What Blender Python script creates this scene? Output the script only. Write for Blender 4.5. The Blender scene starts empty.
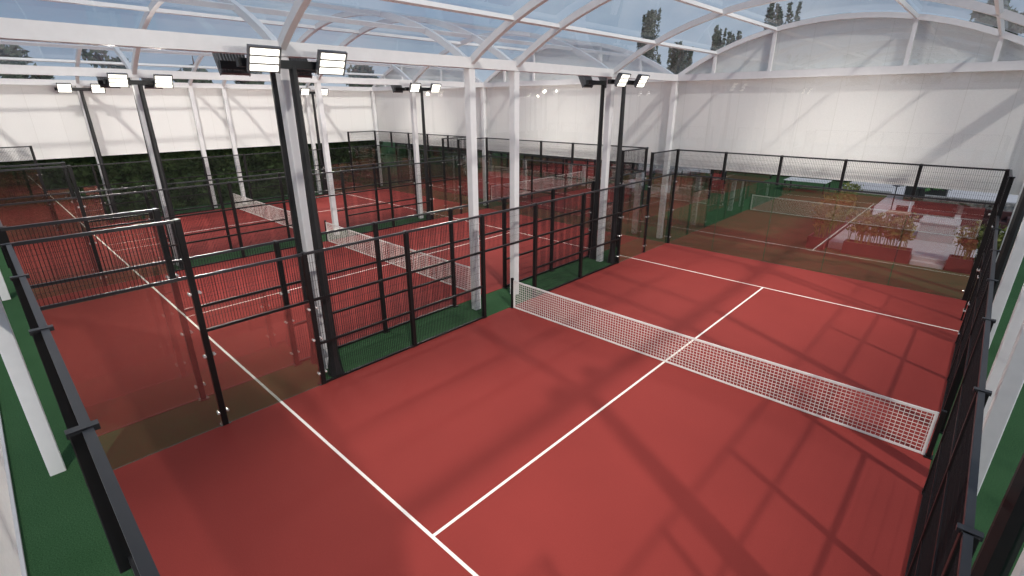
import bpy, bmesh, math, random
from mathutils import Vector, Matrix
random.seed(7)
SC = bpy.context.scene
COL = SC.collection
PI = math.pi

# ------------------------------------------------------------------ helpers
class MB:
    """collects shapes, then links them as ONE mesh object"""
    def __init__(self): self.v = []; self.f = []
    def quad(self, *pts):
        n = len(self.v); self.v += [tuple(p) for p in pts]; self.f.append(tuple(range(n, n+len(pts))))
    def hexa(self, c):
        n = len(self.v); self.v += [tuple(p) for p in c]
        for q in ((0,3,2,1),(4,5,6,7),(0,1,5,4),(1,2,6,5),(2,3,7,6),(3,0,4,7)):
            self.f.append(tuple(n+i for i in q))
    def box(self, x0, x1, y0, y1, z0, z1):
        self.hexa([(x0,y0,z0),(x1,y0,z0),(x1,y1,z0),(x0,y1,z0),(x0,y0,z1),(x1,y0,z1),(x1,y1,z1),(x0,y1,z1)])
    def cbox(self, c, s, rot=None):
        rot = rot or Matrix.Identity(3); c = Vector(c); o = []
        for dz in (-.5,.5):
            for dx,dy in ((-.5,-.5),(.5,-.5),(.5,.5),(-.5,.5)):
                o.append(c + rot @ Vector((dx*s[0],dy*s[1],dz*s[2])))
        self.hexa(o)
    def chamfer_box(self, x0, x1, y0, y1, z0, z1, b):
        """vertical box with chamfered long edges and a chamfered top rim"""
        def ring(z, i):
            return [(x0+b+i,y0+i,z),(x1-b-i,y0+i,z),(x1-i,y0+b+i,z),(x1-i,y1-b-i,z),(x1-b-i,y1-i,z),(x0+b+i,y1-i,z),(x0+i,y1-b-i,z),(x0+i,y0+b+i,z)]
        self.rings([ring(z0,0), ring(z1-b,0), ring(z1,b*.7)])
    def rings(self, rs, cap=True, close=True):
        n0 = len(self.v); k = len(rs[0])
        for r in rs: self.v += [tuple(p) for p in r]
        for i in range(len(rs)-1):
            for j in range(k if close else k-1):
                a = n0+i*k+j; b = n0+i*k+(j+1)%k
                self.f.append((a,b,b+k,a+k))
        if cap:
            self.f.append(tuple(n0+j for j in reversed(range(k))))
            self.f.append(tuple(n0+(len(rs)-1)*k+j for j in range(k)))
    def bar(self, p0, p1, w, h, up=(0,0,1), cap=True):
        p0 = Vector(p0); p1 = Vector(p1); d = (p1-p0).normalized()
        s = d.cross(Vector(up))
        if s.length < 1e-5: s = d.cross(Vector((1,0,0)))
        s.normalize(); u = s.cross(d)
        q = [(-w/2,-h/2),(w/2,-h/2),(w/2,h/2),(-w/2,h/2)]
        self.rings([[p + s*a + u*b for a,b in q] for p in (p0,p1)], cap)
    def tube(self, pts, radii, n=8, cap=True):
        pts = [Vector(p) for p in pts]; rs = []
        if not isinstance(radii,(list,tuple)): radii = [radii]*len(pts)
        prev = None
        for i,p in enumerate(pts):
            d = (pts[min(i+1,len(pts)-1)]-pts[max(i-1,0)]).normalized()
            a = Vector((1,0,0)) if prev is None else prev
            if abs(a.dot(d)) > .95: a = Vector((0,1,0))
            s = (a - d*a.dot(d)).normalized(); prev = s; u = d.cross(s)
            rs.append([p + (s*math.cos(2*PI*j/n)+u*math.sin(2*PI*j/n))*radii[i] for j in range(n)])
        self.rings(rs, cap)
    def data(self, name, mat, smooth=False):
        me = bpy.data.meshes.new(name); me.from_pydata(self.v, [], self.f); me.update()
        me.materials.append(mat)
        if smooth: me.polygons.foreach_set('use_smooth', [True]*len(me.polygons))
        return me
    def build(self, name, mat, parent=None, smooth=False):
        return link(name, self.data(name, mat, smooth), parent)

def link(name, me, parent=None):
    o = bpy.data.objects.new(name, me); COL.objects.link(o)
    if parent is not None: o.parent = parent
    return o
def tag(o, label, cat, group=None):
    o['label'] = label; o['category'] = cat
    if group: o['group'] = group
    return o
def thing(name, label, cat, loc=(0,0,0), rz=0, group=None):
    o = bpy.data.objects.new(name, None); COL.objects.link(o); o.empty_display_size = .2
    o.location = loc; o.rotation_euler = (0,0,rz)
    return tag(o, label, cat, group)
def struct(o): o['kind'] = 'structure'; return o
def copy_tree(o, parent=None):
    c = o.copy(); COL.objects.link(c)
    if parent is not None: c.parent = parent
    for ch in list(o.children): copy_tree(ch, c)
    return c

# ------------------------------------------------------------------ materials
def new_mat(name):
    m = bpy.data.materials.new(name); m.use_nodes = True
    nt = m.node_tree; return m, nt, nt.nodes['Principled BSDF']
def ramp(nt, fac, stops):
    r = nt.nodes.new('ShaderNodeValToRGB')
    while len(r.color_ramp.elements) < len(stops): r.color_ramp.elements.new(.5)
    for e,(p,c) in zip(r.color_ramp.elements, stops): e.position = p; e.color = (*c,1)
    nt.links.new(fac, r.inputs[0]); return r.outputs[0]
def noise(nt, scale, detail=3, coord='Object', rough=.5, vec_scale=None):
    tc = nt.nodes.new('ShaderNodeTexCoord'); n = nt.nodes.new('ShaderNodeTexNoise')
    n.inputs['Scale'].default_value = scale; n.inputs['Detail'].default_value = detail; n.inputs['Roughness'].default_value = rough
    src = tc.outputs[coord]
    if vec_scale:
        mp = nt.nodes.new('ShaderNodeMapping'); mp.inputs['Scale'].default_value = vec_scale
        nt.links.new(src, mp.inputs[0]); src = mp.outputs[0]
    nt.links.new(src, n.inputs['Vector']); return n.outputs[0]
def mix(nt, a, b, f, mode='MIX'):
    m = nt.nodes.new('ShaderNodeMix'); m.data_type = 'RGBA'; m.blend_type = mode
    for s,v in ((m.inputs[6],a),(m.inputs[7],b),(m.inputs[0],f)):
        if hasattr(v,'links') or hasattr(v,'is_linked'): nt.links.new(v, s)
        else: s.default_value = (*v,1) if isinstance(v,tuple) else v
    return m.outputs[2]
def bump(nt, p, h, strength, dist=.01):
    b = nt.nodes.new('ShaderNodeBump'); b.inputs['Strength'].default_value = strength; b.inputs['Distance'].default_value = dist
    nt.links.new(h, b.inputs['Height']); nt.links.new(b.outputs[0], p.inputs['Normal'])
def simple(name, col, rough=.5, metal=0, spec=.5, var=0.0, scale=6, vs=None):
    m, nt, p = new_mat(name)
    p.inputs['Roughness'].default_value = rough; p.inputs['Metallic'].default_value = metal
    p.inputs['Specular IOR Level'].default_value = spec
    n = noise(nt, scale, 4, vec_scale=vs)
    c = ramp(nt, n, [(.3, tuple(x*(1-var) for x in col)), (.7, tuple(min(1,x*(1+var)) for x in col))])
    nt.links.new(c, p.inputs['Base Color']); return m
M = {}
M['white'] = simple('white_paint', (.70,.69,.695), .42, var=.03)
M['black'] = simple('black_powder_coat', (.007,.0065,.007), .45, spec=.3, var=.15)
M['rail'] = simple('black_coat_sky_sheen', (.022,.022,.025), .38, spec=.5, var=.1)  # same black coat, lightened: sky sheen of the top faces put into the colour
M['dark'] = simple('dark_mast_paint', (.018,.018,.019), .45, spec=.35, var=.1)
M['wire'] = simple('black_wire', (.016,.014,.016), .6, spec=.2)
M['steel'] = simple('steel_fitting', (.75,.74,.72), .25, metal=.6)
M['housing'] = simple('lamp_housing', (.10,.10,.105), .45, var=.08)
M['tape'] = simple('net_tape', (.82,.80,.77), .75)
M['cord'] = simple('net_cord', (.74,.70,.66), .8)
M['line'] = simple('line_paint', (.86,.80,.75), .8, var=.04, scale=20)

def court_mat():
    m, nt, p = new_mat('red_court_carpet')
    fine = noise(nt, 90, 2); big = noise(nt, .35, 3)
    a = ramp(nt, fine, [(.3,(.225,.029,.024)),(.7,(.28,.040,.034))])
    b = ramp(nt, big, [(.35,(.90,.90,.90)),(.65,(1,1,1))])
    nt.links.new(mix(nt, a, b, 1.0, 'MULTIPLY'), p.inputs['Base Color'])
    p.inputs['Roughness'].default_value = .85; p.inputs['Specular IOR Level'].default_value = .2
    bump(nt, p, fine, .25, .004); return m
M['court'] = court_mat()
def turf_mat():
    m, nt, p = new_mat('green_turf')
    fine = noise(nt, 55, 4, rough=.7); big = noise(nt, .8, 3)
    a = ramp(nt, fine, [(.3,(.018,.044,.019)),(.55,(.042,.105,.045)),(.75,(.070,.145,.068))])
    b = ramp(nt, big, [(.3,(.8,.85,.8)),(.7,(1,1,1))])
    nt.links.new(mix(nt, a, b, 1.0, 'MULTIPLY'), p.inputs['Base Color'])
    p.inputs['Roughness'].default_value = .95; p.inputs['Specular IOR Level'].default_value = .1
    bump(nt, p, fine, .8, .02); return m
M['turf'] = turf_mat()
def curtain_mat():
    m, nt, p = new_mat('white_wall_cladding')
    tc = nt.nodes.new('ShaderNodeTexCoord'); br = nt.nodes.new('ShaderNodeTexBrick')
    mp = nt.nodes.new('ShaderNodeMapping'); mp.inputs['Rotation'].default_value = (PI/2,0,0)
    br.inputs['Scale'].default_value = 1.0; br.inputs['Brick Width'].default_value = 1.1; br.inputs['Row Height'].default_value = 30
    br.inputs['Mortar Size'].default_value = .008; br.offset = 0
    br.inputs['Color1'].default_value = (.81,.80,.78,1); br.inputs['Color2'].default_value = (.79,.78,.76,1); br.inputs['Mortar'].default_value = (.70,.69,.66,1)
    sx = nt.nodes.new('ShaderNodeSeparateXYZ'); ad = nt.nodes.new('ShaderNodeMath'); cx = nt.nodes.new('ShaderNodeCombineXYZ')
    nt.links.new(tc.outputs['Object'], sx.inputs[0]); nt.links.new(sx.outputs[0], ad.inputs[0]); nt.links.new(sx.outputs[1], ad.inputs[1])
    nt.links.new(ad.outputs[0], cx.inputs[0]); nt.links.new(sx.outputs[2], cx.inputs[1])
    nt.links.new(cx.outputs[0], br.inputs['Vector'])
    fine = noise(nt, 30, 3); c = ramp(nt, fine, [(.3,(.95,.95,.95)),(.7,(1,1,1))])
    nt.links.new(mix(nt, br.outputs[0], c, 1.0, 'MULTIPLY'), p.inputs['Base Color'])
    p.inputs['Roughness'].default_value = .8; p.inputs['Specular IOR Level'].default_value = .2
    return m
M['curtain'] = curtain_mat()
def glass_mat(name, refl, tint, ior=4.0, grazing=1.0):
    """clear sheet with a reflective coat: part mirror, part straight-through"""
    m = bpy.data.materials.new(name); m.use_nodes = True; nt = m.node_tree
    for n in list(nt.nodes): nt.nodes.remove(n)
    out = nt.nodes.new('ShaderNodeOutputMaterial'); mx = nt.nodes.new('ShaderNodeMixShader')
    tr = nt.nodes.new('ShaderNodeBsdfTransparent'); gl = nt.nodes.new('ShaderNodeBsdfGlossy')
    gl.inputs['Roughness'].default_value = 0.0; gl.inputs['Color'].default_value = (.95,.95,.95,1)
    tr.inputs['Color'].default_value = (*tint,1)
    lw = nt.nodes.new('ShaderNodeLayerWeight'); lw.inputs['Blend'].default_value = .5      # Schlick, the same from both sides
    pw = nt.nodes.new('ShaderNodeMath'); pw.operation = 'POWER'; pw.inputs[1].default_value = ior
    mr = nt.nodes.new('ShaderNodeMapRange'); mr.inputs['To Min'].default_value = refl; mr.inputs['To Max'].default_value = grazing
    nt.links.new(lw.outputs['Facing'], pw.inputs[0]); nt.links.new(pw.outputs[0], mr.inputs['Value']); nt.links.new(mr.outputs[0], mx.inputs[0])
    nt.links.new(tr.outputs[0], mx.inputs[1]); nt.links.new(gl.outputs[0], mx.inputs[2]); nt.links.new(mx.outputs[0], out.inputs[0])
    return m
M['glass'] = glass_mat('court_glass', .23, (.95,.965,.94))
M['glass_edge'] = simple('green_glass_edge', (.05,.16,.09), .2)
M['roofglass'] = glass_mat('roof_glazing', .04, (.94,.95,.955), 4.5, .5)
M['gableglass'] = glass_mat('gable_glazing', .12, (.95,.96,.96))
M['wallglass'] = glass_mat('wall_glazing', .06, (.98,.98,.98))
def emit(name, col, s):
    m = bpy.data.materials.new(name); m.use_nodes = True; nt = m.node_tree
    for n in list(nt.nodes): nt.nodes.remove(n)
    out = nt.nodes.new('ShaderNodeOutputMaterial'); e = nt.nodes.new('ShaderNodeEmission')
    e.inputs[0].default_value = (*col,1); e.inputs[1].default_value = s; nt.links.new(e.outputs[0], out.inputs[0]); return m
M['lens'] = emit('lit_lens', (1,.955,.84), 2.7)
def leaf_mat(name, c0, c1, trans=.25):
    m, nt, p = new_mat(name)
    n = noise(nt, 2.2, 3)
    nt.links.new(ramp(nt, n, [(.35,c0),(.65,c1)]), p.inputs['Base Color'])
    p.inputs['Roughness'].default_value = .7; p.inputs['Specular IOR Level'].default_value = .2
    return m
M['leaf_dark'] = leaf_mat('dark_leaves', (.012,.028,.010), (.05,.085,.028))
M['leaf_tree'] = leaf_mat('hazed_tree_leaves', (.05,.075,.05), (.10,.135,.08))  # leaf colours lightened to carry the haze of distance
M['leaf_bamboo'] = leaf_mat('bamboo_leaves', (.11,.14,.035), (.24,.25,.08))
M['leaf_green'] = leaf_mat('green_leaves', (.03,.11,.03), (.09,.22,.07))
M['bark'] = simple('bark', (.09,.07,.05), .9, var=.3)
M['planter'] = simple('dark_red_planter', (.075,.013,.012), .55, var=.15)
M['redseat'] = simple('dark_red_cushion', (.045,.012,.013), .8, var=.15)
M['wood'] = simple('wooden_furniture', (.28,.15,.08), .6, var=.25, vs=(1,1,8))
M['paving'] = simple('pale_paving', (.50,.48,.49), .7, var=.06, scale=3)
M['stone'] = simple('grey_stone', (.22,.21,.20), .85, var=.5, scale=9)
M['soil'] = simple('soil', (.05,.035,.025), .95)
M['darkbox'] = simple('dark_box', (.02,.022,.02), .5)

# ------------------------------------------------------------------ camera
cam = bpy.data.cameras.new('camera'); co = bpy.data.objects.new('camera', cam); COL.objects.link(co); SC.camera = co
a, b, c = -0.7540753963675361, -0.3561832373526094, -0.0019817840716374923
f = Vector((math.sin(a)*math.cos(b), math.cos(a)*math.cos(b), math.sin(b))); r = Vector((math.cos(a), -math.sin(a), 0)); u = r.cross(f)
r, u = r*math.cos(c)+u*math.sin(c), u*math.cos(c)-r*math.sin(c)
co.matrix_world = Matrix(((r.x,u.x,-f.x,4.5102),(r.y,u.y,-f.y,-10.0851),(r.z,u.z,-f.z,5.7784),(0,0,0,1)))
cam.sensor_width = 36; cam.lens = 495.867/1024*36; cam.clip_start = .02; cam.clip_end = 500

# ------------------------------------------------------------------ ground
g = MB(); g.box(-70,40,-40,80,-.3,0); struct(g.build('floor', M['turf']))
g = MB(); g.box(-70,40,-16,-10.95,0,.06); struct(g.build('trim_1', M['paving']))

# centre x, centre y, turn, name, what lies left / right of it
COURTS = [(0.0, 0, 0, 'foreground', 'nearest the middle court', 'along the right edge of the photo'),
          (-11.35, 0, 0, 'middle', 'nearest the farthest left court', 'nearest the foreground court'),
          (-22.7, 0, 0, 'farthest left', 'in front of the leafy hedge', 'nearest the middle court'),
          (-18.2, 17.05, PI/2, 'nearer crosswise', 'on its side towards the viewer', 'on its side towards the back hedge'),
          (-18.2, 29.3, PI/2, 'rearmost crosswise', 'on its side towards the viewer', 'on its side towards the back hedge')]
W, L, S = 5.0, 10.0, 6.95
for cx, cy, th, nm, lf, rt in COURTS:
    g = MB(); g.box(-W, W, -L, L, 0, .012)
    fl = struct(g.build('court_floor', M['court'])); fl.location = (cx,cy,0); fl.rotation_euler.z = th
    ln = MB(); w = .05; z0,z1 = .012,.0145
    ln.box(-W, W, -S-w/2, -S+w/2, z0, z1); ln.box(-W, W, S-w/2, S+w/2, z0, z1)
    ln.box(-w/2, w/2, -S+w/2, S-w/2, z0, z1)
    ln.build('line_marking', M['line'], fl)

# ------------------------------------------------------------------ court enclosure
def wires(mb, p0, p1, z0, z1, sv=.05, sh=.2, t=.006):
    """welded wire panel between two ground points"""
    p0 = Vector((*p0,0)); p1 = Vector((*p1,0)); d = p1-p0; n = max(1,round(d.length/sv))
    for i in range(n+1):
        p = p0 + d*(i/n)
        mb.bar(p+Vector((0,0,z0)), p+Vector((0,0,z1)), t, t, (d.x,d.y,0), cap=False)
    k = max(1,round((z1-z0)/sh))
    for i in range(k+1):
        z = z0+(z1-z0)*i/k
        mb.bar(p0+Vector((0,0,z)), p1+Vector((0,0,z)), t*.55, t*.55, cap=False)
clamp_me = None
def clamp_mesh():
    global clamp_me
    if clamp_me is None:
        mb = MB()
        oc = [(math.cos(PI/8+PI*j/4), math.sin(PI/8+PI*j/4)) for j in range(8)]
        mb.rings([[(.026*w_*a_, y, .026*w_*b_) for a_,b_ in oc] for y,w_ in ((-.036,.7),(-.030,1),(-.008,1),(-.008,.55),(.030,.55),(.030,1),(.052,1),(.058,.7))])
        clamp_me = mb.data('glass_clamp', M['steel'])
    return clamp_me

def wall(root, axis, segs, posts, rails):
    """local frame: wall runs along local X at y=0.  segs: (x0,x1,kind,z0,z1); posts: (x,height,clamps); rails (x0,x1,z)"""
    for (x0,x1,kind,z0,z1) in segs:
        mb = MB()
        if kind == 'mesh':
            wires(mb, (x0+.04,0), (x1-.04,0), z0+.03, z1-.03); mb.build('mesh_panel', M['wire'], root)
        else:
            mb.box(x0+.012, x1-.012, -.006, .006, z0+.02, z1-.01); mb.build('glass_pane', M['glass'], root)
    for (x,h,cl) in posts:
        mb = MB(); mb.chamfer_box(x-.05, x+.05, -.075, .025, 0, h, .006)
        mb.box(x-.09, x+.09, -.13, .03, 0.0, .016)
        p = mb.build('post', M['black'], root)
        bk = MB(); bk.box(x-.03, x+.03, -.09, .05, h-.03, h+.008); bk.build('bracket', M['rail'], p)
        for z in cl:
            for k in (-1,1):
                q = link('glass_clamp', clamp_mesh(), p); q.location = (x+k*.078, -.02, z)
    for (x0,x1,z) in rails:
        mb = MB(); hh = .05
        mb.box(x0, x1, -.04, .014, max(z-hh, .014), z)
        mb.build('rail' if z < 2.9 else 'top_rail', M['black'] if z < 2.9 else M['rail'], root)

GC = (.3,1.5,2.7)
def place(cx, cy, th, x, y): return (cx + x*math.cos(th) - y*math.sin(th), cy + x*math.sin(th) + y*math.cos(th), 0)
def end_wall(cx, cy, th, sgn, label):
    t = thing('glass_end_wall', label, 'court end wall', place(cx,cy,th,0,sgn*L), th + (0 if sgn < 0 else PI))
    xs = [-5,-3,-1,1,3,5]
    segs = []
    for i in range(5):
        segs.append((xs[i],xs[i+1],'glass',0,3)); segs.append((xs[i],xs[i+1],'mesh',3,4))
    posts = [(x+(.045 if x==-5 else -.045 if x==5 else 0),4,GC if abs(x)==5 else (2.85,)) for x in xs]
    # intermediate end posts only carry the mesh: the photo shows them from 3 m up, panes meet edge to edge below
    full = [p for p in posts if abs(p[0])>4.5]
    wall(t, 0, segs, full, [(-5,5,4),(-5,5,3.03)])
    for (x,h,cl) in posts:
        if abs(x) > 4.5: continue
        mb = MB(); mb.chamfer_box(x-.045, x+.045, -.10, -.01, 2.93, 4, .006)
        p = mb.build('post', M['black'], t)
        bk = MB(); bk.box(x-.03, x+.03, -.11, .045, 3.97, 4.008); bk.build('bracket', M['rail'], p)
    return t
YS = [-8,-6,-3.55,-1.1,1.1,3.55,6,8]
def side_wall(cx, cy, th, sgn, label):
    # local +y points to the inside of the court
    t = thing('side_fence', label, 'court fence', place(cx,cy,th,sgn*W,0), th + (PI/2 if sgn > 0 else -PI/2))
    segs = []
    for s in (-1,1):
        a_,b_ = sorted((s*9.96, s*8)); segs += [(a_,b_,'glass',0,3),(a_,b_,'mesh',3,4)]
        a_,b_ = sorted((s*8, s*6)); segs += [(a_,b_,'glass',0,2),(a_,b_,'mesh',2,3)]
        a_,b_ = sorted((s*6, s*3.55)); segs += [(a_,b_,'mesh',0,3)]
        a_,b_ = sorted((s*3.55, s*1.1)); segs += [(a_,b_,'mesh',0,3)]
    segs.append((-1.1,1.1,'mesh',2,3))
    posts = [(x, 4 if abs(x)==8 else 3, GC if abs(x)==8 else (.3,1.1,1.8) if abs(x)==6 else ()) for x in YS]
    rails = [(-10.03,-7.95,4),(7.95,10.03,4),(-10,-8,3.03),(8,10,3.03),(-8,8,3),(-8,8,2),(-6,-1.1,1),(1.1,6,1),(-6,-1.1,.06),(1.1,6,.06)]
    wall(t, 1, segs, posts, rails)
    return t
for cx, cy, th, nm, lf, rt in COURTS:
    far, near = ('far','near') if th == 0 else ('left','right')
    end_wall(cx, cy, th, 1, f'black framed glass end wall with mesh top at the {far} end of the {nm} court')
    end_wall(cx, cy, th, -1, f'black framed glass end wall with mesh top at the {near} end of the {nm} court')
    side_wall(cx, cy, th, -1, f'black mesh fence of the {nm} court, {lf}' if th else f'black mesh fence left of the {nm} court, {lf}')
    side_wall(cx, cy, th, 1, f'black mesh fence of the {nm} court, {rt}' if th else f'black mesh fence right of the {nm} court, {rt}')

# ------------------------------------------------------------------ nets
def make_net():
    t = thing('court_net', '', 'net')
    h, n = .89, 4.9
    def top(x): return h - .035*(1-(x/n)**2)
    net = MB(); k = 134; rows = 11; r_ = .0042
    for i in range(1,k):
        x = -n + 2*n*i/k; net.bar((x,0,.05),(x,0,top(x)-.04), r_*2, r_*2, (0,1,0), cap=False)
    for j in range(1,rows):
        for i in range(12):
            xa = -n+2*n*i/12; xb = -n+2*n*(i+1)/12; fz = j/rows
            net.bar((xa,0,.06+(top(xa)-.10)*fz),(xb,0,.06+(top(xb)-.10)*fz), r_*2, r_*2, cap=False)
    net.build('netting', M['cord'], t)
    tb = MB(); N = 24
    tb.rings([[(x,-.008,top(x)-.055),(x,.008,top(x)-.055),(x,.010,top(x)-.004),(x,0,top(x)),(x,-.010,top(x)-.004)] for x in [-n+2*n*i/N for i in range(N+1)]])
    tb.build('top_band', M['tape'], t)
    bb = MB(); bb.box(-n, n, -.007, .007, .02, .062); bb.build('bottom_band', M['tape'], t)
    for s in (-1,1):
        sb = MB(); sb.box(min(s*n,s*(n-.05)), max(s*n,s*(n-.05)), -.012, .012, .02, h); sb.build('side_band', M['tape'], t)
        po = MB(); po.chamfer_box(s*(n+.05)-.035, s*(n+.05)+.035, -.035, .035, .012, .95, .006); po.box(s*(n+.05)-.06, s*(n+.05)+.06, -.07, .07, .012, .028)
        po.build('post', M['black'], t)
    return t
net0 = make_net()
for i, (cx, cy, th, nm, lf, rt) in enumerate(COURTS):
    o = net0 if i == 0 else copy_tree(net0)
    o.location = (cx,cy,0); o.rotation_euler.z = th; o['label'] = f'white court net stretched across the middle of the {nm} red court'

# ------------------------------------------------------------------ hall frame
COLX = [(5.48,'right side of the foreground court'),(-5.7,'between the foreground and middle courts'),(-17.15,'between the middle and farthest courts'),(-28.45,'against the cream left wall')]
COLY = [(-10.4,'at the near end of the hall'),(-5.57,'beside the near floodlight masts'),(-.78,'just before the net line'),(.9,'just past the net line'),(5.8,'beside the far floodlight masts'),(10.65,'at the far end of the hall')]
EAVE = 6.62; ET = 6.87; RISE = 1.68
for ix,(x,xn) in enumerate(COLX):
    for y,yn in COLY:
        hw = .105
        mb = MB(); mb.chamfer_box(x-hw, x+hw, y-hw, y+hw, 0, EAVE, .012)
        o = mb.build('steel_column', M['white'])
        where = f'on the {xn}' if ix == 0 else xn
        tag(o, f'white steel column {where}, {yn}', 'column')
    mb = MB(); mb.box(x-.13, x+.13, -10.6, 10.8, EAVE, ET); struct(mb.build('eave_beam', M['white']))
def arc(x0, x1, n=20):
    hc = (x1-x0)/2; R = (hc*hc+RISE*RISE)/(2*RISE); xc = (x0+x1)/2; zc = ET-.08+RISE-R
    th = math.asin(hc/R)
    return [(xc+R*math.sin(-th+2*th*i/n), zc+R*math.cos(-th+2*th*i/n)) for i in range(n+1)], xc, zc, R
wn = 1
for (xr,_),(xl,_) in zip(COLX[:-1], COLX[1:]):
    pts, xc, zc, R = arc(xl, xr)
    for y,_n in COLY:
        if y in (-10.4, 10.65): wy = .08
        else: wy = .062
        mb = MB(); rs = []
        for (x,z) in pts:
            d = Vector((x-xc,0,z-zc)).normalized(); p = Vector((x,y,z))
            rs.append([p-d*.13+Vector((0,-wy,0)), p-d*.13+Vector((0,wy,0)), p+d*.03+Vector((0,wy,0)), p+d*.03+Vector((0,-wy,0))])
        mb.rings(rs); struct(mb.build('roof_arch', M['white']))
    for k in (-1,1):
        for off in (2.0, 4.05):
            x = xc+k*off; z = zc+math.sqrt(R*R-off*off)
            d = Vector((x-xc,0,z-zc)).normalized()
            mb = MB(); mb.bar(Vector((x,-10.5,z))-d*.05, Vector((x,10.7,z))-d*.05, .075, .10, d); struct(mb.build('roof_purlin', M['white']))
    # roof glazing: one thin curved sheet per vault
    mb = MB(); rs = []
    for (x,z) in pts:
        d = Vector((x-xc,0,z-zc)).normalized()
        rs.append([Vector((x,yy,z))+d*.05 for yy in (-10.55,10.75)])
    mb.rings(rs, cap=False, close=False); struct(mb.build('ceiling', M['roofglass'], smooth=True))
    # far gable: sill beam, mullions, glazing
    for yg, nm in ((10.65,'far'),(-10.4,'near')):
        mb = MB(); mb.box(xl+.13, xr-.13, yg-.1, yg+.1, EAVE+.0, ET); gb = struct(mb.build('gable_beam', M['white']))
        fr = MB()
        for k in (-1,1):
            for off in (2.0,4.05):
                x = xc+k*off; z = zc+math.sqrt(R*R-off*off)-.1
                fr.box(x-.055, x+.055, yg-.05, yg+.05, ET, z)
        if nm == 'far':
            wf = struct(fr.build(f'window_{wn}', M['white'])); wn += 1
            gl = MB(); n = len(pts)
            for i in range(n-1):
                (xa,za),(xb,zb) = pts[i],pts[i+1]
                gl.quad((xa,yg+.02,ET-.02),(xb,yg+.02,ET-.02),(xb,yg+.02,max(zb-.05,ET)),(xa,yg+.02,max(za-.05,ET)))
            gl.build('pane', M['gableglass'], wf)
            gl = MB(); gl.quad((xl+.11,yg+.085,3.25),(xr-.11,yg+.085,3.25),(xr-.11,yg+.085,EAVE),(xl+.11,yg+.085,EAVE)); gl.build('lower_pane', M['wallglass'], wf)
        else:
            struct(fr.build('gable_mullions', M['white']))

# cladding walls hung behind the frame
def end_cladding(name, y0, y1, zb_):
    mb = MB()
    for (xr,_),(xl,_) in zip(COLX[:-1], COLX[1:]):
        pts, xc, zc, R = arc(xl, xr)
        for (xa,za),(xb,zb) in zip(pts[:-1], pts[1:]):
            mb.hexa([(xa,y0,zb_),(xb,y0,zb_),(xb,y1,zb_),(xa,y1,zb_),(xa,y0,za-.02),(xb,y0,zb-.02),(xb,y1,zb-.02),(xa,y1,za-.02)])
    return struct(mb.build(name, M['curtain']))
end_cladding('wall_far', 10.78, 10.86, 3.22)
mb = MB(); mb.box(COLX[-1][0], COLX[0][0], -10.58, -10.51, 3.1, 6.6); struct(mb.build('wall_near', M['curtain']))
mb = MB(); mb.box(-28.78,-28.70,-14,10.9,3.3,6.85); struct(mb.build('wall_left', M['curtain']))

# ------------------------------------------------------------------ floodlight masts
LAMP = bpy.data.lights.new('lamp_light','SPOT'); LAMP.energy = 600; LAMP.color = (1,.95,.86)
LAMP.spot_size = math.radians(130); LAMP.spot_blend = .8; LAMP.shadow_soft_size = .04
def make_mast():
    t = thing('floodlight_mast', '', 'floodlight mast')          # local +x is where the lamps look
    p = MB(); n = 8
    def ring(z, r): return [(r*math.cos(PI/8+2*PI*j/n), r*math.sin(PI/8+2*PI*j/n), z) for j in range(n)]
    p.rings([ring(0,.17),ring(.25,.145),ring(.45,.115),ring(6.45,.068)]); p.build('pole', M['dark'], t)
    fl = MB(); fl.rings([ring(0,.185),ring(.02,.185)]); fl.build('base_plate', M['dark'], t)
    ca = MB(); ca.box(-.06,.06,-.95,.95,6.38,6.52); ca.build('crossarm', M['dark'], t)
    for s in (-1,1):
        R = Matrix.Rotation(math.radians(28),3,'Y'); c0 = Vector((.30,s*.62,6.5))
        h = MB()
        h.cbox(c0, (.07,.52,.43), R)
        for k in range(-4,5): h.cbox(c0+R@Vector((-.075,k*.056,0)), (.09,.012,.37), R)
        h.cbox(c0+R@Vector((.03,0,.222)), (.07,.53,.016), R)                       # visor
        for k in (-1,1): h.cbox(c0+R@Vector((.035,k*.262,0)), (.05,.013,.44), R)
        lamp = h.build('floodlight', M['housing'], t)
        br = MB()
        for k in (-1,1): br.bar((0,s*.62+k*.12,6.45), c0+R@Vector((-.03,k*.12,-.05)), .03, .05)
        br.build('bracket', M['dark'], lamp)
        sp = bpy.data.objects.new('lamp_light', LAMP); COL.objects.link(sp); sp.parent = lamp
        sp.location = c0+R@Vector((.08,0,0)); sp.rotation_euler = (R@Vector((1,0,0))).to_track_quat('-Z','Y').to_euler()
        for k in (-1,0,1):
            le = MB(); le.cbox(c0+R@Vector((.042,0,k*.137)), (.012,.475,.103), R); le.build('lens', M['lens'], lamp)
    return t
MASTS = [(-5.25,0,'foreground court, left side'),(-6.11,PI,'middle court, right side'),(-16.6,0,'middle court, left side'),(-17.46,PI,'farthest left court, right side'),
         (-27.95,0,'farthest left court, left side'),(5.3,PI,'foreground court, right side')]
mast0 = make_mast(); first = True
for x,rz,nm in MASTS:
    for y,yn in ((-5.58,'near'),(5.95,'far')):
        o = mast0 if first else copy_tree(mast0); first = False
        o.location = (x, y if x < 5 else y+.3, 0); o.rotation_euler.z = rz
        o['label'] = f'dark twin floodlight mast at the {yn} end of the {nm}'

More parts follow.
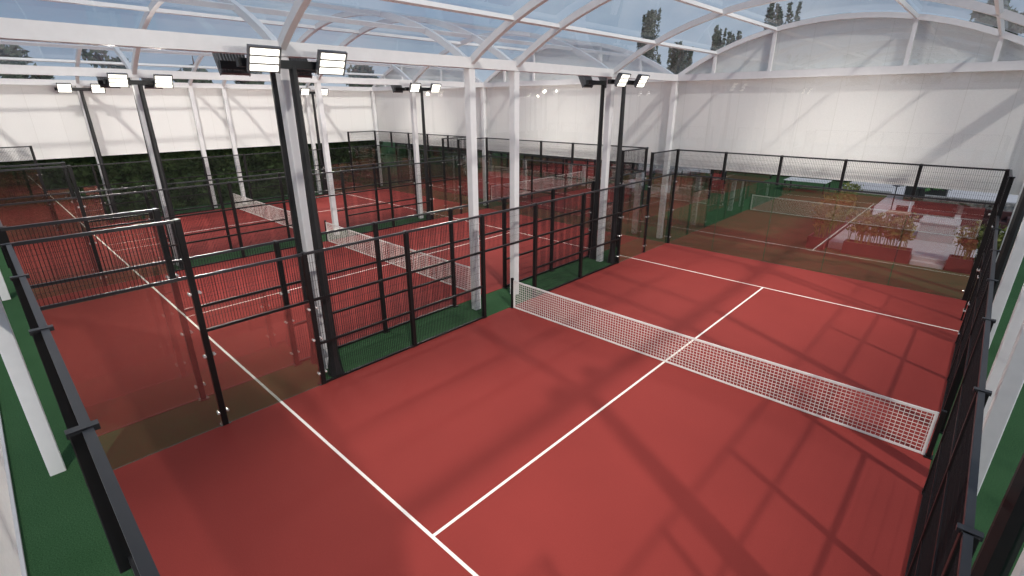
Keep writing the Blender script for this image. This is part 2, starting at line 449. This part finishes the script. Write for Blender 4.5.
# ------------------------------------------------------------------ plants
def leaf_cloud(mb, n, inside, size, flat=.0):
    for _ in range(n):
        p = Vector(inside()); s = size*random.uniform(.6,1.4)
        d = Vector((random.gauss(0,1),random.gauss(0,1),random.gauss(0,1))).normalized()
        e = d.orthogonal().normalized(); e.rotate(Matrix.Rotation(random.random()*6.28,3,d)); g_ = d.cross(e)
        mb.quad(p-e*s-g_*s*.3, p+g_*s*.45*0+e*.0-g_*s*.5, p+e*s+g_*s*.1, p+g_*s*.5)
def tree(x, y, h, w, label, mat, n=4500, poplar=True, size=.2, base=.12, group=None):
    t = thing('poplar_tree' if poplar else 'leafy_tree', label, 'tree', (x,y,0), group=group)
    tr = MB(); tr.tube([(0,0,0),(.06,0,h*.3),(0,.05,h*.6),(0,0,h*.93)], [w*.09,w*.07,w*.045,.02], 8)
    tr.build('trunk', M['bark'], t, True)
    blobs = []
    while len(blobs) < 30:
        q = Vector((random.uniform(-1,1),random.uniform(-1,1),random.uniform(-1,1)))
        if q.length < 1: blobs.append((q.x*w*.34, q.y*w*.34, h*(.56+.36*q.z), random.uniform(.6,1)))
    plumes = [(random.gauss(0,w*.2), random.gauss(0,w*.2), random.choice((random.uniform(.9,1),random.uniform(.65,1))), w*random.uniform(.17,.27)) for _ in range(22)]
    cl = MB()
    def ins():
        if poplar:
            px,py,tz,pw = random.choice(plumes); q = random.random()**.85
            zz = base+(tz-base)*q; spread = .35+.65*min(1,q*1.6)
            rr = pw*(1-q*.82)*math.sqrt(random.random()); aa = random.random()*6.28
            return (px*spread+rr*math.cos(aa), py*spread+rr*math.sin(aa), h*zz)
        bx,by,bz,br = random.choice(blobs)
        v = Vector((random.gauss(0,1),random.gauss(0,1),random.gauss(0,1))).normalized()*w*.2*br*random.random()**.4
        return (bx+v.x, by+v.y, bz+v.z)
    leaf_cloud(cl, n, ins, size); cl.build('foliage', mat, t)
    return t
def hedge(name, x0, x1, y0, y1, z1, n, label, mat, size=.12):
    core = MB(); core.box(x0+.15,x1-.15,y0+.15,y1-.15,0,z1-.25)
    o = thing(name, label, 'hedge', ((x0+x1)/2,(y0+y1)/2,0)); cx,cy = (x0+x1)/2,(y0+y1)/2
    core.v = [(a-cx,b-cy,c) for a,b,c in core.v]; core.build('inner_twigs', M['leaf_dark'], o)
    lf = MB()
    def ins():
        x = random.uniform(x0,x1)-cx; y = random.uniform(y0,y1)-cy; z = random.uniform(0,z1)
        if random.random() < .25: return (x,y,z1+random.gauss(0,.12)-.1)
        if x1-x0 > y1-y0: y = (y0-cy+random.uniform(-.05,.2))
        else: x = (x1-cx-random.uniform(-.1,.2))
        return (x,y,z)
    leaf_cloud(lf, n, ins, size); lf.build('foliage', mat, o); return o
hedge('hedge', -31.4,-29.9,-16,12,3.55,9000,'tall dark leafy hedge below the cream left wall', M['leaf_dark'], .13)
hedge('hedge', -62,-2.6,36,38,3.4,9000,'long dark hedge beyond the far end of the courts', M['leaf_dark'], .22)
hedge('hedge', -2.4,14,43,45,3.0,3000,'dark green hedge behind the pale paved terrace', M['leaf_green'], .22)

# ------------------------------------------------------------------ terrace beyond the far glass wall
mb = MB(); mb.box(.35,6.1,14.0,24.4,0,.28); mb.box(.35,9,24.42,31,0,.28); mb.box(-2.6,9,31.02,42,0,.28); struct(mb.build('terrace_floor', M['paving']))
st = MB(); st.box(3.2,4.2,13.45,14.0,0,.14); st.box(3.2,4.2,13.72,13.99,.14,.27); tag(st.build('terrace_step', M['paving']),'pale two tier step between the dark red planters','step')
def planter(x0,x1,y0,y1,h,ph,n,label):
    cx,cy = (x0+x1)/2,(y0+y1)/2; t = thing('planter', label, 'planter', (cx,cy,0)); w,d = (x1-x0)/2,(y1-y0)/2
    bx = MB()
    bx.box(-w,w,-d,-d+.06,0,h); bx.box(-w,w,d-.06,d,0,h); bx.box(-w,-w+.06,-d+.06,d-.06,0,h); bx.box(w-.06,w,-d+.06,d-.06,0,h); bx.box(-w+.06,w-.06,-d+.06,d-.06,0,.05)
    bx.build('box', M['planter'], t)
    s = MB(); s.box(-w+.06,w-.06,-d+.06,d-.06,.05,h-.06); s.build('soil', M['soil'], t)
    cn = MB(); lf = MB()
    for _ in range(n):
        x = random.uniform(-w+.12,w-.12); y = random.uniform(-d+.12,d-.12); hh = ph*random.uniform(.7,1.15)
        tip = (x+random.gauss(0,.12), y+random.gauss(0,.12), h+hh)
        cn.tube([(x,y,h-.1),((x*2+tip[0])/3,(y*2+tip[1])/3,h+hh*.5),tip],[.012,.010,.004],5)
        def ins():
            q = random.uniform(.35,1.02); return (x+(tip[0]-x)*q+random.gauss(0,.10), y+(tip[1]-y)*q+random.gauss(0,.10), h+hh*q)
        leaf_cloud(lf, 26, ins, .075)
    c_ = cn.build('bamboo_canes', M['leaf_bamboo'], t); c_['kind'] = 'stuff'
    l_ = lf.build('bamboo_leaves', M['leaf_bamboo'], t); l_['kind'] = 'stuff'
    return t
planter(.95,3.15,13.4,13.98,.5,1.15,60,'long dark red planter of yellowish bamboo left of the pale step')
planter(4.25,5.9,13.4,13.98,.5,1.15,45,'dark red planter of yellowish bamboo right of the pale step')
planter(-.35,.3,13.4,19.5,.5,1.5,90,'long dark red planter of tall bamboo along the left side of the terrace')
Z = .28
def table(x,y,w,d,h,label,mat,z=Z,solid=False):
    t = thing('table', label, 'table', (x,y,z))
    tp = MB(); tp.chamfer_box(-w/2,w/2,-d/2,d/2,h-.05,h,.008); tp.build('tabletop', mat, t)
    if solid:
        q = MB(); q.box(-w/2+.05,w/2-.05,-d/2+.05,d/2-.05,0,h-.05); q.build('base', mat, t)
    else:
        for sx in (-1,1):
            for sy in (-1,1):
                l = MB(); l.chamfer_box(sx*(w/2-.08)-.03,sx*(w/2-.08)+.03,sy*(d/2-.08)-.03,sy*(d/2-.08)+.03,0,h-.05,.005); l.build('leg', M['black'] if mat is M['white'] else mat, t)
    return t
table(3.6,17.6,1.3,1.6,.8,'pale block table behind the step on the terrace', M['paving'], solid=True)
table(2.0,18.8,.9,.9,.74,'square wooden table under the terrace poles', M['wood'])
table(-4.4,29.5,2.6,1.7,.76,'white topped table on the grass left of the terrace', M['white'], z=0)
t = thing('canopy', 'small white flat topped canopy on black posts between the crosswise courts', 'canopy', (-10.2,23.15,0))
q = MB(); q.chamfer_box(-1.15,1.15,-.75,.75,2.15,2.28,.02); q.build('canopy_top', M['white'], t)
for sx in (-1,1):
    for sy in (-1,1):
        q = MB(); q.chamfer_box(sx*1.0-.04,sx*1.0+.04,sy*.62-.04,sy*.62+.04,0,2.15,.006); q.build('post', M['black'], t)
q = MB(); q.box(-.95,.95,.1,.5,.40,.46); q.box(-.85,-.8,.15,.45,0,.40); q.box(.8,.85,.15,.45,0,.40); q.build('bench', M['white'], t)
def chair(x,y,rz,label):
    t = thing('terrace_chair', label, 'chair', (x,y,Z), rz)
    s = MB(); s.chamfer_box(-.23,.23,-.23,.23,.42,.47,.01); s.build('seat', M['redseat'], t)
    b_ = MB(); b_.box(-.23,.23,.19,.24,.47,.9); b_.build('backrest', M['redseat'], t)
    for sx in (-1,1):
        for sy in (-1,1):
            l = MB(); l.bar((sx*.2,sy*.2,.42),(sx*.22,sy*.22,0),.035,.035); l.build('leg', M['wood'], t)
chair(1.2,18.7,PI/2,'dark red chair left of the square wooden table'); chair(2.8,18.8,-PI/2,'dark red chair right of the square wooden table')
chair(2.0,19.6,0,'dark red chair behind the square wooden table')
def sofa(x,y,w,label):
    t = thing('sofa', label, 'sofa', (x,y,Z))
    s = MB(); s.chamfer_box(-w/2,w/2,-.4,.4,.1,.42,.03); s.build('seat', M['redseat'], t)
    b_ = MB(); b_.chamfer_box(-w/2,w/2,.25,.45,.42,.8,.03); b_.build('backrest', M['redseat'], t)
    for k in (-1,1):
        a_ = MB(); a_.chamfer_box(k*(w/2-.07)-.07,k*(w/2-.07)+.07,-.4,.25,.42,.62,.02); a_.build('armrest', M['redseat'], t)
        for j in (-1,1):
            l = MB(); l.box(k*(w/2-.1)-.03,k*(w/2-.1)+.03,j*.33-.03,j*.33+.03,0,.1); l.build('leg', M['black'], t)
sofa(3.05,22.4,1.7,'left dark red sofa in front of the stone wall'); sofa(5.0,21.6,1.7,'right dark red sofa in front of the stone wall')
for x,y,nm in ((1.55,20.2,'left'),(2.45,20.2,'right')):
    t = thing('lamp_post', f'thin dark terrace pole with a flat top, {nm} of the pair', 'lamp post', (x,y,Z))
    q = MB(); q.tube([(0,0,0),(0,0,1.7)],.025,8); q.build('pole', M['black'], t)
    q = MB(); q.tube([(0,0,1.7),(0,0,1.76)],[.05,.22],12); q.build('shade', M['black'], t)
    q = MB(); q.tube([(0,0,0),(0,0,.02)],.15,12); q.build('base', M['black'], t)
sw = MB(); sw.box(2.4,8.5,24.6,25.0,.28,1.1)
for k in range(90):
    x = random.uniform(2.45,8.4); z = random.uniform(.34,1.05); sw.cbox((x,24.58,z),(random.uniform(.12,.3),.08,random.uniform(.07,.14)))
tag(sw.build('stone_wall', M['stone']),'low grey stone wall at the back of the terrace','stone wall')
t = thing('planter', 'square dark planter box full of green leaves behind the stone wall', 'planter', (2.2,28.6,Z))
q = MB(); w = .95
q.box(-w,w,-w,-w+.08,0,1.0); q.box(-w,w,w-.08,w,0,1.0); q.box(-w,-w+.08,-w+.08,w-.08,0,1.0); q.box(w-.08,w,-w+.08,w-.08,0,1.0); q.box(-w+.08,w-.08,-w+.08,w-.08,0,.4)
q.build('box', M['darkbox'], t)
q = MB(); leaf_cloud(q, 900, lambda: (random.gauss(.1,.4),random.gauss(-.3,.4),.8+abs(random.gauss(0,.35))), .13); q.build('foliage', M['leaf_green'], t)

# ------------------------------------------------------------------ trees outside
TREES = [(-23.6,40,14.6,2.9,'tallest slim poplar seen through the roof above the far gables',True),
 (-20.2,40.5,11.6,2.3,'short slim poplar just right of the tallest one',True),
 (-18.3,44.5,13.0,2.6,'slim poplar standing third from the left in the poplar group',True),
 (-15.5,41,12.0,2.7,'bushy topped poplar at the right of the poplar group',True),
 (-11.4,40,13.9,2.9,'lone poplar rising above the left shoulder of the end gable',True),
 (2.9,38,14.5,4.4,'large dark tree rising over the right end of the gable',False)]
for x,y,h,w,lb,pp in TREES: tree(x,y,h,w,lb,M['leaf_tree'],11000,pp,.15 if pp else .2)
for i in range(13):
    tree(-41-random.uniform(0,3), -26+i*4.9, random.uniform(9.7,10.6), 4.4,
         'round leafy tree in the distant row beyond the cream left wall', M['leaf_tree'], 2600, False, .26, .1, 'trees beyond the left wall')
for i in range(8):
    tree(-24+i*5.5, -34+random.uniform(-3,3), random.uniform(10.5,13), random.uniform(3.8,4.6),
         'leafy tree outside behind the viewer, mirrored in the gable glass', M['leaf_tree'], 1500, i%2==0, .3, .1, 'trees behind the viewer')

# ------------------------------------------------------------------ light
sun = bpy.data.lights.new('sun','SUN'); so = bpy.data.objects.new('sun', sun); COL.objects.link(so)
sun.energy = 2.0; sun.angle = math.radians(2.1); sun.color = (1,.95,.88)
so.rotation_euler = Vector((-1,.52,-1.1)).to_track_quat('-Z','Y').to_euler()
wd = bpy.data.worlds.new('sky'); SC.world = wd; wd.use_nodes = True; nt = wd.node_tree
bg = nt.nodes['Background']; tc = nt.nodes.new('ShaderNodeTexCoord')
sep = nt.nodes.new('ShaderNodeSeparateXYZ'); nt.links.new(tc.outputs['Generated'], sep.inputs[0])
base = ramp(nt, sep.outputs[2], [(.0,(.42,.50,.60)),(.12,(.27,.37,.50)),(.5,(.16,.26,.42))])
mp = nt.nodes.new('ShaderNodeMapping'); mp.inputs['Scale'].default_value = (1,1,1.5); nt.links.new(tc.outputs['Generated'], mp.inputs[0])
nz = nt.nodes.new('ShaderNodeTexNoise'); nz.inputs['Scale'].default_value = 3.2; nz.inputs['Detail'].default_value = 7; nz.inputs['Roughness'].default_value = .6
nt.links.new(mp.outputs[0], nz.inputs['Vector'])
cl = ramp(nt, nz.outputs[0], [(.42,(0,0,0)),(.70,(1,1,1))])
sk = mix(nt, base, (.46,.53,.62), cl)
nt.links.new(sk, bg.inputs[0]); bg.inputs[1].default_value = 1.0

SC.view_settings.view_transform = 'Standard'; SC.view_settings.look = 'None'
SC.view_settings.exposure = .03; SC.view_settings.gamma = 1; SC.view_settings.use_curve_mapping = False
